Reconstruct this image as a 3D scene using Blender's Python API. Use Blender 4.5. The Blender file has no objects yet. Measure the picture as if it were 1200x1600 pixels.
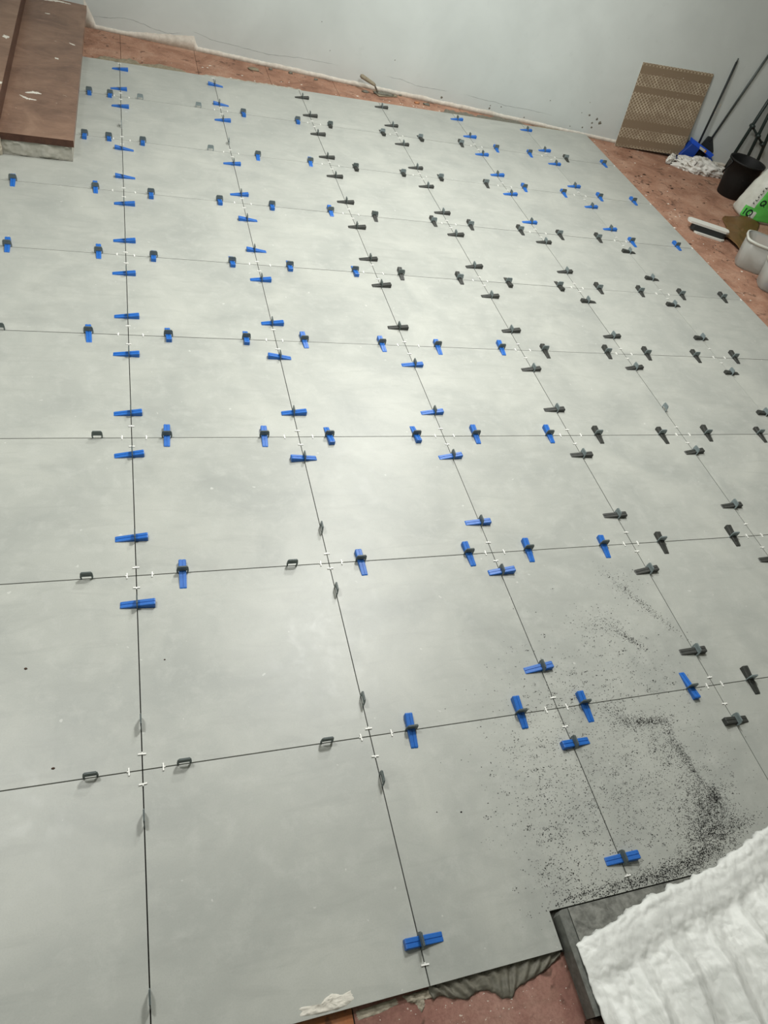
import bpy, bmesh, math, random
from mathutils import Vector, Matrix, noise

random.seed(7)
SC = bpy.context.scene
COLL = SC.collection

# ---------------------------------------------------------------- camera
cam_d = bpy.data.cameras.new('camera')
cam_d.sensor_fit = 'VERTICAL'; cam_d.sensor_height = 24.0; cam_d.sensor_width = 18.0
cam_d.lens = 24.0 * 1107.3 / 1600.0
cam_d.clip_start = 0.02; cam_d.clip_end = 50
cam = bpy.data.objects.new('camera', cam_d); COLL.objects.link(cam)
CR = Matrix(((0.94572655, -0.23868587, 0.22052291),
             (0.03944787, 0.75791275, 0.65116213),
             (-0.32256032, -0.60712216, 0.72619386)))
cam.matrix_world = Matrix.Translation((0.0249, -0.7332, 1.84596)) @ CR.transposed().to_4x4()
SC.camera = cam

# ---------------------------------------------------------------- world, lamps, exposure
SC.view_settings.view_transform = 'Standard'
SC.view_settings.look = 'None'
SC.view_settings.gamma = 1.0
SC.view_settings.use_curve_mapping = False
SC.view_settings.exposure = 0.05
w = bpy.data.worlds.new('world'); SC.world = w; w.use_nodes = True
w.node_tree.nodes['Background'].inputs[0].default_value = (0.6, 0.65, 0.6, 1)
w.node_tree.nodes['Background'].inputs[1].default_value = 0.05

def lamp(name, loc, power, size, col=(1.0, 0.996, 0.972)):
    l = bpy.data.lights.new(name, 'AREA'); l.shape = 'DISK'; l.size = size
    l.energy = power; l.color = col
    o = bpy.data.objects.new(name, l); o.location = loc; COLL.objects.link(o)
    return o
lamp('ceiling_lamp_light', (1.25, 1.75, 2.66), 68, 0.42)
lamp('ceiling_lamp_light', (1.85, 3.4, 2.66), 62, 0.42)
lamp('ceiling_lamp_light', (-0.7, 0.9, 2.66), 32, 0.42)

# ---------------------------------------------------------------- materials
def L(r, g, b):
    f = lambda c: ((c/255)/12.92 if c/255 <= 0.04045 else (((c/255)+0.055)/1.055)**2.4)
    return (f(r), f(g), f(b), 1)

def new_mat(name, col, rough=0.6, spec=0.4, metal=0.0):
    m = bpy.data.materials.new(name); m.use_nodes = True
    b = m.node_tree.nodes['Principled BSDF']
    b.inputs['Base Color'].default_value = col
    b.inputs['Roughness'].default_value = rough
    b.inputs['Specular IOR Level'].default_value = spec
    b.inputs['Metallic'].default_value = metal
    return m

class NB:
    """small node-building helper"""
    def __init__(s, m):
        s.t = m.node_tree; s.b = s.t.nodes['Principled BSDF']
    def n(s, typ, **kw):
        x = s.t.nodes.new(typ)
        for k, v in kw.items(): setattr(x, k, v)
        return x
    def l(s, a, b): s.t.links.new(a, b)
    def pos(s, kind='Object', scale=(1, 1, 1), rot=(0, 0, 0)):
        if kind == 'World':
            g = s.n('ShaderNodeNewGeometry').outputs['Position']
        else:
            g = s.n('ShaderNodeTexCoord').outputs[kind]
        mp = s.n('ShaderNodeMapping'); mp.inputs['Scale'].default_value = scale
        mp.inputs['Rotation'].default_value = rot
        s.l(g, mp.inputs['Vector']); return mp.outputs['Vector']
    def noise(s, vec, scale, detail=4, rough=0.55, dist=0.0):
        x = s.n('ShaderNodeTexNoise'); x.inputs['Scale'].default_value = scale
        x.inputs['Detail'].default_value = detail; x.inputs['Roughness'].default_value = rough
        x.inputs['Distortion'].default_value = dist
        s.l(vec, x.inputs['Vector']); return x.outputs['Fac']
    def ramp(s, fac, stops):
        x = s.n('ShaderNodeValToRGB'); r = x.color_ramp
        while len(r.elements) < len(stops): r.elements.new(0.5)
        for e, (p, c) in zip(r.elements, stops):
            e.position = p; e.color = c if len(c) == 4 else (*c, 1)
        s.l(fac, x.inputs['Fac']); return x.outputs['Color']
    def mix(s, fac, a, b, mode='MIX'):
        x = s.n('ShaderNodeMix', data_type='RGBA', blend_type=mode)
        for v, i in ((fac, 0), (a, 6), (b, 7)):
            if hasattr(v, 'links'): s.l(v, x.inputs[i])
            else: x.inputs[i].default_value = v
        return x.outputs[2]
    def math(s, op, a, b=0.0, c=0.0):
        x = s.n('ShaderNodeMath', operation=op)
        for v, i in ((a, 0), (b, 1), (c, 2)):
            if hasattr(v, 'links'): s.l(v, x.inputs[i])
            else: x.inputs[i].default_value = v
        return x.outputs[0]
    def bump(s, h, strength=0.3, dist=0.002):
        x = s.n('ShaderNodeBump'); x.inputs['Strength'].default_value = strength
        x.inputs['Distance'].default_value = dist
        s.l(h, x.inputs['Height']); s.l(x.outputs['Normal'], s.b.inputs['Normal'])
G = lambda v: (v, v, v, 1)

def mat_tile():
    m = new_mat('concrete_look_porcelain', L(176, 178, 171), 0.36, 0.45); n = NB(m)
    oi = n.n('ShaderNodeObjectInfo').outputs['Random']
    p = n.pos('World')
    # every tile has its own print: shift the pattern by the tile's random number
    sh = n.n('ShaderNodeVectorMath', operation='ADD'); n.l(p, sh.inputs[0])
    cb = n.n('ShaderNodeCombineXYZ'); n.l(n.math('MULTIPLY', oi, 37.0), cb.inputs[0]); n.l(n.math('MULTIPLY', oi, 19.0), cb.inputs[1])
    n.l(cb.outputs[0], sh.inputs[1]); v = sh.outputs[0]
    big = n.noise(v, 3.2, 5, 0.6, 0.6)
    mid = n.noise(v, 16, 6, 0.7, 0.3)
    mp = n.n('ShaderNodeMapping'); mp.inputs['Scale'].default_value = (3, 14, 1); mp.inputs['Rotation'].default_value = (0, 0, 0.35)
    n.l(v, mp.inputs['Vector'])
    streak = n.noise(mp.outputs[0], 1.6, 6, 0.6, 0.8)
    fine = n.noise(v, 260, 3, 0.7)
    c = n.ramp(big, [(0.3, L(158, 161, 155)), (0.7, L(179, 181, 173))])
    c = n.mix(n.ramp(mid, [(0.5, G(0)), (0.76, G(0.55))]), c, L(186, 188, 181))
    c = n.mix(n.ramp(streak, [(0.52, G(0)), (0.76, G(0.45))]), c, L(152, 154, 148))
    c = n.mix(n.ramp(fine, [(0.35, G(0.12)), (0.55, G(0))]), c, L(135, 137, 132))
    spot = n.noise(v, 34, 2, 0.5)
    c = n.mix(n.ramp(spot, [(0.735, G(0)), (0.76, G(0.55))]), c, L(205, 206, 200))
    hs = n.n('ShaderNodeHueSaturation'); n.l(c, hs.inputs['Color'])
    n.l(n.math('MULTIPLY_ADD', oi, 0.06, 0.97), hs.inputs['Value'])
    n.l(hs.outputs[0], n.b.inputs['Base Color'])
    n.l(n.math('MULTIPLY_ADD', mid, 0.25, 0.30), n.b.inputs['Roughness'])
    n.bump(fine, 0.06, 0.001)
    return m

def mat_old_floor(name='worn_red_screed', base=(168, 128, 106), dark=(128, 92, 74), light=(190, 156, 134)):
    m = new_mat(name, L(*base), 0.75, 0.25); n = NB(m)
    oi = n.n('ShaderNodeObjectInfo').outputs['Random']
    p = n.pos('World')
    a = n.noise(p, 5, 6, 0.65, 0.5); b = n.noise(n.pos('World', (1, 2.6, 1), (0, 0, 0.5)), 9, 5, 0.7, 1.0)
    f = n.noise(p, 120, 4, 0.7); s = n.noise(p, 75, 2, 0.6); d = n.noise(p, 13, 3, 0.5, 1.5)
    c = n.ramp(a, [(0.3, L(*dark)), (0.5, L(*base)), (0.72, L(*light))])
    c = n.mix(n.ramp(b, [(0.45, G(0)), (0.75, G(0.55))]), c, L(138, 112, 96))
    c = n.mix(n.ramp(f, [(0.35, G(0.4)), (0.6, G(0))]), c, L(*dark))
    c = n.mix(n.ramp(d, [(0.60, G(0)), (0.70, G(0.7))]), c, L(78, 58, 48))
    c = n.mix(n.ramp(s, [(0.70, G(0)), (0.73, G(0.85))]), c, L(205, 190, 176))
    hs = n.n('ShaderNodeHueSaturation'); n.l(c, hs.inputs['Color'])
    n.l(n.math('MULTIPLY_ADD', oi, 0.10, 0.95), hs.inputs['Value'])
    n.l(hs.outputs[0], n.b.inputs['Base Color'])
    n.bump(f, 0.4, 0.002)
    return m

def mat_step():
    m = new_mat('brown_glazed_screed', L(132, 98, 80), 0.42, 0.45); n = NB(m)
    p = n.pos('World')
    a = n.noise(p, 4, 6, 0.65, 0.8); b = n.noise(n.pos('World', (1.5, 7, 1), (0, 0, 0.3)), 5, 5, 0.7, 1.5)
    c = n.ramp(a, [(0.32, L(106, 82, 68)), (0.55, L(132, 104, 86)), (0.75, L(154, 126, 106))])
    c = n.mix(n.ramp(b, [(0.5, G(0)), (0.75, G(0.5))]), c, L(162, 130, 112))
    s = n.noise(p, 26, 3, 0.6, 0.5)
    c = n.mix(n.ramp(s, [(0.72, G(0)), (0.75, G(0.8))]), c, L(206, 196, 180))
    n.l(c, n.b.inputs['Base Color']); n.bump(b, 0.15, 0.002)
    return m

def mat_wall(name='smooth_painted_plaster', col=(198, 204, 200)):
    m = new_mat(name, L(*col), 0.62, 0.3); n = NB(m)
    p = n.pos('World'); a = n.noise(p, 1.6, 4, 0.6, 0.4); f = n.noise(p, 18, 5, 0.6)
    k = [max(0, c-7) for c in col]; j = [min(255, c+6) for c in col]
    c = n.ramp(a, [(0.3, L(*k)), (0.7, L(*j))])
    c = n.mix(n.ramp(f, [(0.6, G(0)), (0.8, G(0.3))]), c, L(*[x-16 for x in col]))
    n.l(c, n.b.inputs['Base Color']); n.bump(f, 0.08, 0.002)
    return m

def mat_noise(name, c1, c2, scale=30, rough=0.7, spec=0.3, bump=0.3, bd=0.002, coord='Object'):
    m = new_mat(name, L(*c1), rough, spec); n = NB(m)
    f = n.noise(n.pos(coord), scale, 5, 0.65, 0.3)
    n.l(n.ramp(f, [(0.3, L(*c1)), (0.7, L(*c2))]), n.b.inputs['Base Color'])
    if bump: n.bump(f, bump, bd)
    return m

M = {}
M['tile'] = mat_tile()
M['old'] = mat_old_floor()
M['old_near'] = mat_old_floor('worn_red_tile', (152, 112, 100), (112, 76, 68), (176, 140, 126))
M['old_orange'] = mat_old_floor('worn_orange_tile', (176, 116, 76), (140, 86, 54), (192, 140, 102))
M['step'] = mat_step()
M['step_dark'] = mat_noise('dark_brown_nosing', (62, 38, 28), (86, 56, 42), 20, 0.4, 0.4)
M['wall'] = mat_wall()
M['ceiling'] = mat_wall('ceiling_paint', (225, 225, 220))
M['plaster'] = mat_noise('raw_white_plaster', (228, 224, 212), (202, 198, 186), 28, 0.85, 0.2, 0.6, 0.004)
M['plaster_grey'] = mat_noise('smeared_grey_plaster', (150, 147, 134), (184, 182, 172), 14, 0.8, 0.2, 0.5, 0.004)
M['bed'] = mat_noise('dark_adhesive_bed', (50, 50, 46), (66, 66, 60), 40, 0.9, 0.1)
M['mortar'] = mat_noise('fresh_grey_adhesive', (100, 98, 88), (122, 119, 106), 60, 0.6, 0.35, 0.4, 0.002)
M['mortar_tan'] = mat_noise('dried_tan_adhesive', (128, 118, 98), (150, 142, 122), 40, 0.85, 0.2, 0.5, 0.003)
M['mortar_dry'] = mat_noise('dried_pale_adhesive', (190, 182, 164), (140, 132, 116), 55, 0.9, 0.15, 0.7, 0.004)
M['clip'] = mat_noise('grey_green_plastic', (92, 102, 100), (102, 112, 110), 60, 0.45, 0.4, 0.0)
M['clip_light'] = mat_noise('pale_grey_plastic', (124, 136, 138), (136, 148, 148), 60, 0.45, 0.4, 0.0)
M['blue'] = mat_noise('blue_plastic', (30, 96, 176), (40, 106, 190), 90, 0.42, 0.45, 0.0)
M['black'] = mat_noise('black_recycled_plastic', (50, 52, 49), (64, 65, 61), 90, 0.5, 0.4, 0.0)
M['spacer'] = new_mat('white_plastic', L(242, 242, 236), 0.5, 0.4)
M['dust'] = new_mat('black_rubber_dust', L(34, 34, 33), 0.9, 0.1)
M['stone'] = mat_noise('speckled_black_stone', (84, 85, 80), (148, 149, 142), 42, 0.38, 0.45, 0.1, 0.001)
M['stone_edge'] = mat_noise('scratched_stone_edge', (92, 94, 89), (126, 128, 122), 60, 0.4, 0.4, 0.1)
M['brown_side'] = mat_noise('brown_stained_side', (58, 42, 34), (84, 66, 54), 30, 0.7, 0.2)

# ---------------------------------------------------------------- helpers
def link_bm(name, bm, mat, parent=None, smooth=False):
    me = bpy.data.meshes.new(name); bm.normal_update(); bm.to_mesh(me); bm.free()
    mats = mat if isinstance(mat, (list, tuple)) else [mat]
    for m_ in mats: me.materials.append(m_)
    if smooth:
        for p in me.polygons: p.use_smooth = True
    o = bpy.data.objects.new(name, me); COLL.objects.link(o)
    if parent: o.parent = parent
    return o

def tag(o, label, cat, group=None, kind=None):
    o['label'] = label; o['category'] = cat
    if group: o['group'] = group
    if kind: o['kind'] = kind
    return o

def empty(name, loc, rz=0.0):
    o = bpy.data.objects.new(name, None); o.location = loc; o.rotation_euler = (0, 0, rz)
    o.empty_display_size = 0.05; COLL.objects.link(o); return o

def struct(name, bm, mat, parent=None, label=None, smooth=False):
    o = link_bm(name, bm, mat, parent, smooth)
    if not parent: o['kind'] = 'structure'
    if label: o['label'] = label
    return o

def add_box(bm, x0, x1, y0, y1, z0, z1):
    vs = [bm.verts.new(p) for p in ((x0,y0,z0),(x1,y0,z0),(x1,y1,z0),(x0,y1,z0),(x0,y0,z1),(x1,y0,z1),(x1,y1,z1),(x0,y1,z1))]
    for f in ((3,2,1,0),(4,5,6,7),(0,1,5,4),(1,2,6,5),(2,3,7,6),(3,0,4,7)): bm.faces.new([vs[i] for i in f])
    return vs

def add_prism(bm, pts, z0, z1):
    lo = [bm.verts.new((x, y, z0)) for x, y in pts]; hi = [bm.verts.new((x, y, z1)) for x, y in pts]
    n = len(pts); bm.faces.new(lo[::-1]); bm.faces.new(hi)
    for i in range(n): bm.faces.new((lo[i], lo[(i+1) % n], hi[(i+1) % n], hi[i]))

def bevel(bm, w, seg=1, ang=0.5):
    es = [e for e in bm.edges if len(e.link_faces) == 2 and e.calc_face_angle(0) > ang]
    bmesh.ops.bevel(bm, geom=es, offset=w, segments=seg, affect='EDGES', profile=0.6)

def add_tube(bm, pts, r, seg=10, cap=True):
    pts = [Vector(p) for p in pts]; rings = []
    rr = r if isinstance(r, (list, tuple)) else [r]*len(pts)
    for i, p in enumerate(pts):
        d = (pts[min(i+1, len(pts)-1)] - pts[max(i-1, 0)]).normalized()
        a = d.orthogonal().normalized() if i == 0 else (prev - d*prev.dot(d)).normalized()
        prev = a; b = d.cross(a)
        rings.append([bm.verts.new(p + (a*math.cos(t) + b*math.sin(t))*rr[i]) for t in [2*math.pi*k/seg for k in range(seg)]])
    for A, B in zip(rings, rings[1:]):
        for k in range(seg): bm.faces.new((A[k], A[(k+1) % seg], B[(k+1) % seg], B[k]))
    if cap: bm.faces.new(rings[0][::-1]); bm.faces.new(rings[-1])

def add_lathe(bm, prof, seg=32, close=False):
    rings = [[bm.verts.new((r*math.cos(2*math.pi*k/seg), r*math.sin(2*math.pi*k/seg), z)) for k in range(seg)] for r, z in prof]
    for A, B in zip(rings, rings[1:]):
        for k in range(seg): bm.faces.new((A[k], A[(k+1) % seg], B[(k+1) % seg], B[k]))
    return rings

def grid_surface(fn, nu, nv):
    bm = bmesh.new(); V = [[bm.verts.new(fn(i/nu, j/nv)) for j in range(nv+1)] for i in range(nu+1)]
    for i in range(nu):
        for j in range(nv): bm.faces.new((V[i][j], V[i+1][j], V[i+1][j+1], V[i][j+1]))
    return bm

def fbm(x, y, z=0.0, o=4):
    return noise.fractal(Vector((x, y, z)), 1.0, 2.0, o)

# ================================================================ SETTING
OLDZ = -0.02                                      # level of the old red floor
W0 = Vector((-0.2, 5.40, 0)); WD = Vector((3.75, -0.61, 0)).normalized(); WN = Vector((WD.y, -WD.x, 0))  # back wall, WN points into the room
def on_wall(s, z, off=0.0): return W0 + WD*s + WN*off + Vector((0, 0, z))

floor_bm = bmesh.new(); add_box(floor_bm, -1.9, 6.2, -2.8, 6.2, -0.2, OLDZ - 0.004)
floor = struct('floor', floor_bm, M['bed'])

# old red floor: slabs with the two joints that show
def old_slab(pts, mat='old'):
    bm = bmesh.new(); add_prism(bm, pts, OLDZ - 0.012, OLDZ); bevel(bm, 0.0015)
    return struct('old_floor_slab', bm, M[mat], floor)
xs = [-1.9, 0.009, 0.512, 1.02, 1.52, 2.02, 2.52, 3.02, 3.55]
for a, b in zip(xs, xs[1:]):
    old_slab([(a + .0012, 4.6), (b - .0012, 4.6), (b - .0012, 6.2), (a + .0012, 6.2)])
old_slab([(3.5524, 4.6), (3.5524, 0.0), (3.45, 0.0), (3.45, -2.8), (6.2, -2.8), (6.2, 6.2), (3.5524, 6.2)])
old_slab([(-0.1, -2.8), (0.418, -2.8), (0.418, -0.55), (-0.1, -0.55)], 'old_orange')
old_slab([(-0.6, -2.8), (-0.102, -2.8), (-0.102, -0.55), (-0.6, -0.55)])
old_slab([(0.421, -2.8), (1.6, -2.8), (1.6, -0.55), (0.421, -0.55)], 'old_near')
old_slab([(-1.9, -2.8), (-0.602, -2.8), (-0.602, -0.55), (-1.9, -0.55)])

bed_bm = bmesh.new(); add_prism(bed_bm, [(-1.9, -0.592), (0.95, -0.592), (0.95, -0.6), (3.59, -0.6), (3.59, 4.755), (-1.9, 4.755)], OLDZ - 0.003, -0.0095)
bed = struct('adhesive_bed', bed_bm, M['bed'], floor)

def wall_box(name, mat, s0, s1, thick, z0, z1):
    bm = bmesh.new()
    pts = [on_wall(s0, 0), on_wall(s1, 0), on_wall(s1, 0, -thick), on_wall(s0, 0, -thick)]
    add_prism(bm, [(p.x, p.y) for p in pts], z0, z1)
    bmesh.ops.recalc_face_normals(bm, faces=bm.faces)
    return struct(name, bm, mat)
wall_back = wall_box('wall_back', M['wall'], -1.75, 6.3, 0.15, -0.1, 2.7)
bm = bmesh.new(); add_box(bm, -2.0, -1.9, -2.8, 5.9, -0.1, 2.7); struct('wall_left', bm, M['wall'])
bm = bmesh.new(); add_box(bm, 5.95, 6.05, -2.8, 4.4, -0.1, 2.7); struct('wall_right', bm, M['wall'])
bm = bmesh.new(); add_box(bm, -1.9, 6.05, -2.9, -2.8, -0.1, 2.7); struct('wall_front', bm, M['wall'])
bm = bmesh.new(); add_box(bm, -2.0, 6.2, -2.9, 6.3, 2.7, 2.8); struct('ceiling', bm, M['ceiling'])

# raw plaster along the foot of the back wall
def top_edge(s):
    h = 0.009 + 0.012*max(0, fbm(s*5, 3.3))
    if s < 0.05: h = 0.10*(1 - s/0.05) + 0.02
    elif s < 0.24: h = 0.006
    elif s < 0.73: h = 0.006 + (s - 0.24)*0.135 + 0.006*fbm(s*16, 1)
    elif s < 0.75: h = 0.03
    
    if s > 3.5: h *= .55
    return h
bm = bmesh.new(); N = 420; prev = None
for i in range(N + 1):
    s = -0.02 + 6.0*i/N; h = top_edge(s) + 0.003*fbm(s*60, 9); o = 0.003 + 0.002*fbm(s*30, 5)
    q = [bm.verts.new(on_wall(s, OLDZ, -0.01)), bm.verts.new(on_wall(s, OLDZ, o + .006)), bm.verts.new(on_wall(s, h*0.6, o)), bm.verts.new(on_wall(s, h, 0.0005))]
    if prev:
        for a in range(3): bm.faces.new((prev[a], q[a], q[a+1], prev[a+1]))
    prev = q
struct('trim_1', bm, M['plaster'], None, None, True)['label'] = 'ragged raw plaster edge along the foot of the back wall'

# hairline cracks and grey splashes on the wall (parts of it)
cracks = [
 [(0.001,.052),(.141,.066),(.249,.088),(.335,.082),(.442,.06),(.539,.052),(.663,.077)],
 [(.707,.102),(.842,.073),(1.024,.069),(1.256,.061),(1.488,.085),(1.823,.095)],
 [(2.123,.092),(2.275,.091),(2.382,.072),(2.56,.08),(2.638,.082)],
 [(2.751,.09),(2.914,.08),(3.037,.081),(3.121,.074),(3.337,.082),(3.562,.078)]]
M['crack'] = new_mat('wall_crack', L(152, 158, 156), 0.8, 0.1)
for C in cracks:
    bm = bmesh.new(); P = []
    for (a, b), (c, d) in zip(C, C[1:]):
        for k in range(10):
            t = k/10; s = a + (c-a)*t; z = b + (d-b)*t
            P.append((s, z + 0.004*fbm(s*22, 7) + 0.002*fbm(s*90, 2)))
    prev = None
    for i, (s, z) in enumerate(P):
        w = 0.0008*(0.3 + abs(fbm(s*14, 4)))*2.0*min(1, i/6, (len(P)-1-i)/6 + 0.05)
        q = [bm.verts.new(on_wall(s, z - w, .0006)), bm.verts.new(on_wall(s, z + w, .0009))]
        if prev: bm.faces.new((prev[0], q[0], q[1], prev[1]))
        prev = q
    struct('crack', bm, M['crack'], wall_back)
bm = bmesh.new()
spl = [(3.824,.139,9),(3.899,.124,10),(3.934,.101,14),(3.87,.089,8),(3.806,.041,6),(3.881,.056,8),(3.753,.144,3),(3.787,.228,3),(3.463,.179,4),
       (2.999,.03,7),(3.089,.058,5),(2.6,.032,8),(2.181,.209,4),(1.695,.175,3),(1.607,.342,3),(3.70,.03,4),(3.30,.02,5),(3.0,.05,4)]
for s, z, r in spl:
    r = r/1000; c = bm.verts.new(on_wall(s, z, .004)); ring = []
    for k in range(10):
        t = 2*math.pi*k/10; q = r*(0.7 + 0.5*random.random())
        ring.append(bm.verts.new(on_wall(s + q*math.cos(t)*1.1, z + q*math.sin(t), .0004)))
    for k in range(10): bm.faces.new((c, ring[k], ring[(k+1) % 10]))
o = struct('mortar_splash', bm, M['mortar'], wall_back); o['kind'] = 'stuff'

# ---------------------------------------------------------------- stair at the upper left
STX, STY, S1Z, S2Z = -0.232, 3.27, 0.11, 0.205
stair = empty('stair', (-0.56, 4.3, OLDZ)); tag(stair, 'low brown two-step stair beside the grey tiles, pale plaster on its end', 'stair', None, 'structure')
def spart(name, bm, mat, smooth=False):
    o = link_bm(name, bm, mat, stair, smooth); o.matrix_parent_inverse = Matrix.Translation(-stair.location); return o
WY = lambda x: 5.40 - 0.16267*(x + 0.2)
bm = bmesh.new(); add_prism(bm, [(-0.58, STY + .004), (STX - .012, STY + .004), (STX - .0, WY(STX)), (-0.58, WY(-.58))], OLDZ, S1Z - 0.036); spart('riser_block', bm, M['plaster_grey'])
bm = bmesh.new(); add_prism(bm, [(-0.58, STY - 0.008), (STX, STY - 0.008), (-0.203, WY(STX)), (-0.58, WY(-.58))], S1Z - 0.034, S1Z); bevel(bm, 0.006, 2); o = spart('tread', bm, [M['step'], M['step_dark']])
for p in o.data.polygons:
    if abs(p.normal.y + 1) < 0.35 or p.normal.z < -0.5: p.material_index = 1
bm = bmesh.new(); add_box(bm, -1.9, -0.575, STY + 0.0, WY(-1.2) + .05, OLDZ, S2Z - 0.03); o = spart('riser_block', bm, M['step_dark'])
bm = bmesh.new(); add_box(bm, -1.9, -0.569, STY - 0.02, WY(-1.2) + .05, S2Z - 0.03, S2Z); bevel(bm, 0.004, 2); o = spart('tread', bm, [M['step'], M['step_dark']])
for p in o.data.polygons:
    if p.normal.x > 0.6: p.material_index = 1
# rough plaster skim on the riser end
def skim(u, v):
    x = -0.575 + (STX - 0.015 + 0.575)*u; z = -0.001 + 0.078*v
    e = 0.012*max(0, fbm(x*18, z*20)) if 0.04 < u < 0.98 and 0.04 < v < .98 else 0
    b = 0.01*math.exp(-((u-.62)/.08)**2) if 0.1 < v < .95 else 0
    return (x, STY + 0.003 - e - b, z + (0.02*(1-v)*max(0, .3-u)*3))
bm = grid_surface(skim, 60, 16); spart('plaster_skim', bm, M['plaster_grey'], True)
def lump(name, c, r, mat, seed, parent=None, amp=0.35, sub=3, sc=1.0):
    bm = bmesh.new(); bmesh.ops.create_icosphere(bm, subdivisions=sub, radius=1)
    for v in bm.verts:
        k = 1 + amp*fbm(v.co.x*1.6*sc + seed, v.co.y*1.6*sc, v.co.z*1.6*sc)
        v.co = Vector((v.co.x*r[0]*k, v.co.y*r[1]*k, v.co.z*r[2]*k)) + Vector(c)
    return link_bm(name, bm, mat, parent, True)
o = lump('plaster_skim', (-0.588, 3.262, 0.06), (.022, .02, .075), M['mortar_dry'], 3); o.parent = stair; o.matrix_parent_inverse = Matrix.Translation(-stair.location)
# dried plaster smears on the treads (raised)
def smear(name, pts, z, w, mat, parent=None, seed=0, h=0.002):
    bm = bmesh.new(); prev = None; n = len(pts)*8
    for i in range(n + 1):
        t = i/n*(len(pts) - 1); k = min(int(t), len(pts) - 2); f = t - k
        p = Vector(pts[k]).lerp(Vector(pts[k+1]), f); d = (Vector(pts[k+1]) - Vector(pts[k])).normalized(); nn = Vector((-d.y, d.x))
        ww = w*(0.25 + 0.9*abs(math.sin(math.pi*min(1, i/n))))*(0.7 + 0.8*fbm(i*.7 + seed, seed)) if 0 < i < n else w*.1
        ww = max(ww, w*.12)
        q = [bm.verts.new((*(p - nn*ww), z)), bm.verts.new((*(p + nn*ww*fbm(i*.9, seed)*.4), z + h)), bm.verts.new((*(p + nn*ww), z))]
        if prev:
            bm.faces.new((prev[0], q[0], q[1], prev[1])); bm.faces.new((prev[1], q[1], q[2], prev[2]))
        prev = q
    bmesh.ops.recalc_face_normals(bm, faces=bm.faces)
    o = link_bm(name, bm, mat, parent, True)
    return o
def st_smear(pts, z, w, seed):
    o = smear('plaster_smear', pts, z, w, M['plaster'], None, seed); o.parent = stair; o.matrix_parent_inverse = Matrix.Translation(-stair.location)
st_smear([(-.485, 3.78), (-.44, 3.80), (-.405, 3.79)], S1Z + .0005, .018, 1)
st_smear([(-.51, 3.74), (-.47, 3.705), (-.425, 3.70)], S1Z + .0005, .012, 2)
st_smear([(-.36, 4.35), (-.34, 4.33)], S1Z + .0005, .012, 3)
st_smear([(-.29, 4.63), (-.255, 4.60)], S1Z + .0005, .010, 4)
st_smear([(-.62, 4.27), (-.585, 4.28)], S2Z + .0005, .03, 5)
st_smear([(-.60, 3.62), (-.575, 3.60)], S2Z + .0005, .03, 6)
st_smear([(-.47, 5.36), (-.38, 5.39), (-.30, 5.37)], S1Z + .0005, .02, 8)
st_smear([(-.45, 5.10), (-.42, 5.10)], S1Z + .0005, .008, 9)

# ================================================================ TILES (parts of the floor)
T, JG = 0.6, 0.0030
XR, YF = 3.596, 4.765
def tile_pts(i, j):
    x0, x1 = i*T + JG/2, (i+1)*T - JG/2; y0, y1 = j*T + JG/2, (j+1)*T - JG/2
    if j == -1: y0 = -0.597
    x1 = min(x1, XR); y1 = min(y1, YF)
    sx = STX - 0.012
    P = [(x0, y0), (x1, y0), (x1, y1), (x0, y1)]
    if j == -1 and i == 1: P = [(x0, y0), (0.948, y0), (0.948, -0.512), (x1, -0.512), (x1, y1), (x0, y1)]
    elif j == -1 and i > 1: P = [(x0, -0.512), (x1, -0.512), (x1, y1), (x0, y1)]
    if i == -1 and j == 5: P = [(x0, y0), (x1, y0), (x1, y1), (sx, y1), (sx, STY - .002), (x0, STY - .002)]
    elif i == -1 and j > 5: P = [(sx, y0), (x1, y0), (x1, y1), (sx, y1)]
    if i == -2:
        if j > 5: return None
        if j == 5: P = [(x0, y0), (x1, y0), (x1, STY - .022), (x0, STY - .022)]
    return P
for j in range(-1, 8):
    for i in range(-2, 6):
        P = tile_pts(i, j)
        if not P: continue
        dz = random.uniform(-0.0004, 0.0004) + (0.0006 if i == 4 else 0)
        bm = bmesh.new(); add_prism(bm, P, -0.0095 + dz*0, dz); bevel(bm, 0.0006)
        link_bm('tile', bm, M['tile'], floor)

# ================================================================ LEVELLING CLIPS
def clip_bm():
    """a flat plate standing in the joint: two legs, window, deep top bar (plate lies in the XZ plane, joint along X)"""
    bm = bmesh.new(); t = 0.00125
    out = [(-.0175, -.006), (-.0175, .004), (-.0185, .012), (-.0170, .027), (-.0135, .0325), (.0135, .0325), (.0170, .027), (.0185, .012), (.0175, .004), (.0175, -.006)]
    inn = [(-.0130, -.006), (-.0130, .004), (-.0135, .009), (-.0130, .0120), (-.0115, .0126), (.0115, .0126), (.0130, .0120), (.0135, .009), (.0130, .004), (.0130, -.006)]
    R = []
    for y in (-t, t): R.append(([bm.verts.new((x, y, z)) for x, z in out], [bm.verts.new((x, y, z)) for x, z in inn]))
    n = len(out)
    for s, (O, I) in enumerate(R):
        for k in range(n-1):
            f = (O[k], O[k+1], I[k+1], I[k]); bm.faces.new(f if s else f[::-1])
    (O0, I0), (O1, I1) = R
    for k in range(n-1):
        bm.faces.new((O0[k], O0[k+1], O1[k+1], O1[k])); bm.faces.new((I0[k+1], I0[k], I1[k], I1[k+1]))
    for k in (0, n-1): bm.faces.new((O0[k], O1[k], I1[k], I0[k]) if k == 0 else (O1[k], O0[k], I0[k], I1[k]))
    # raised rib along the top bar
    add_box(bm, -.0135, .0135, -t - .0009, t + .0009, .0285, .0325)
    add_box(bm, -.0125, .0125, -t - .0007, t + .0007, .0145, .0165)
    bmesh.ops.recalc_face_normals(bm, faces=bm.faces)
    return bm
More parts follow.
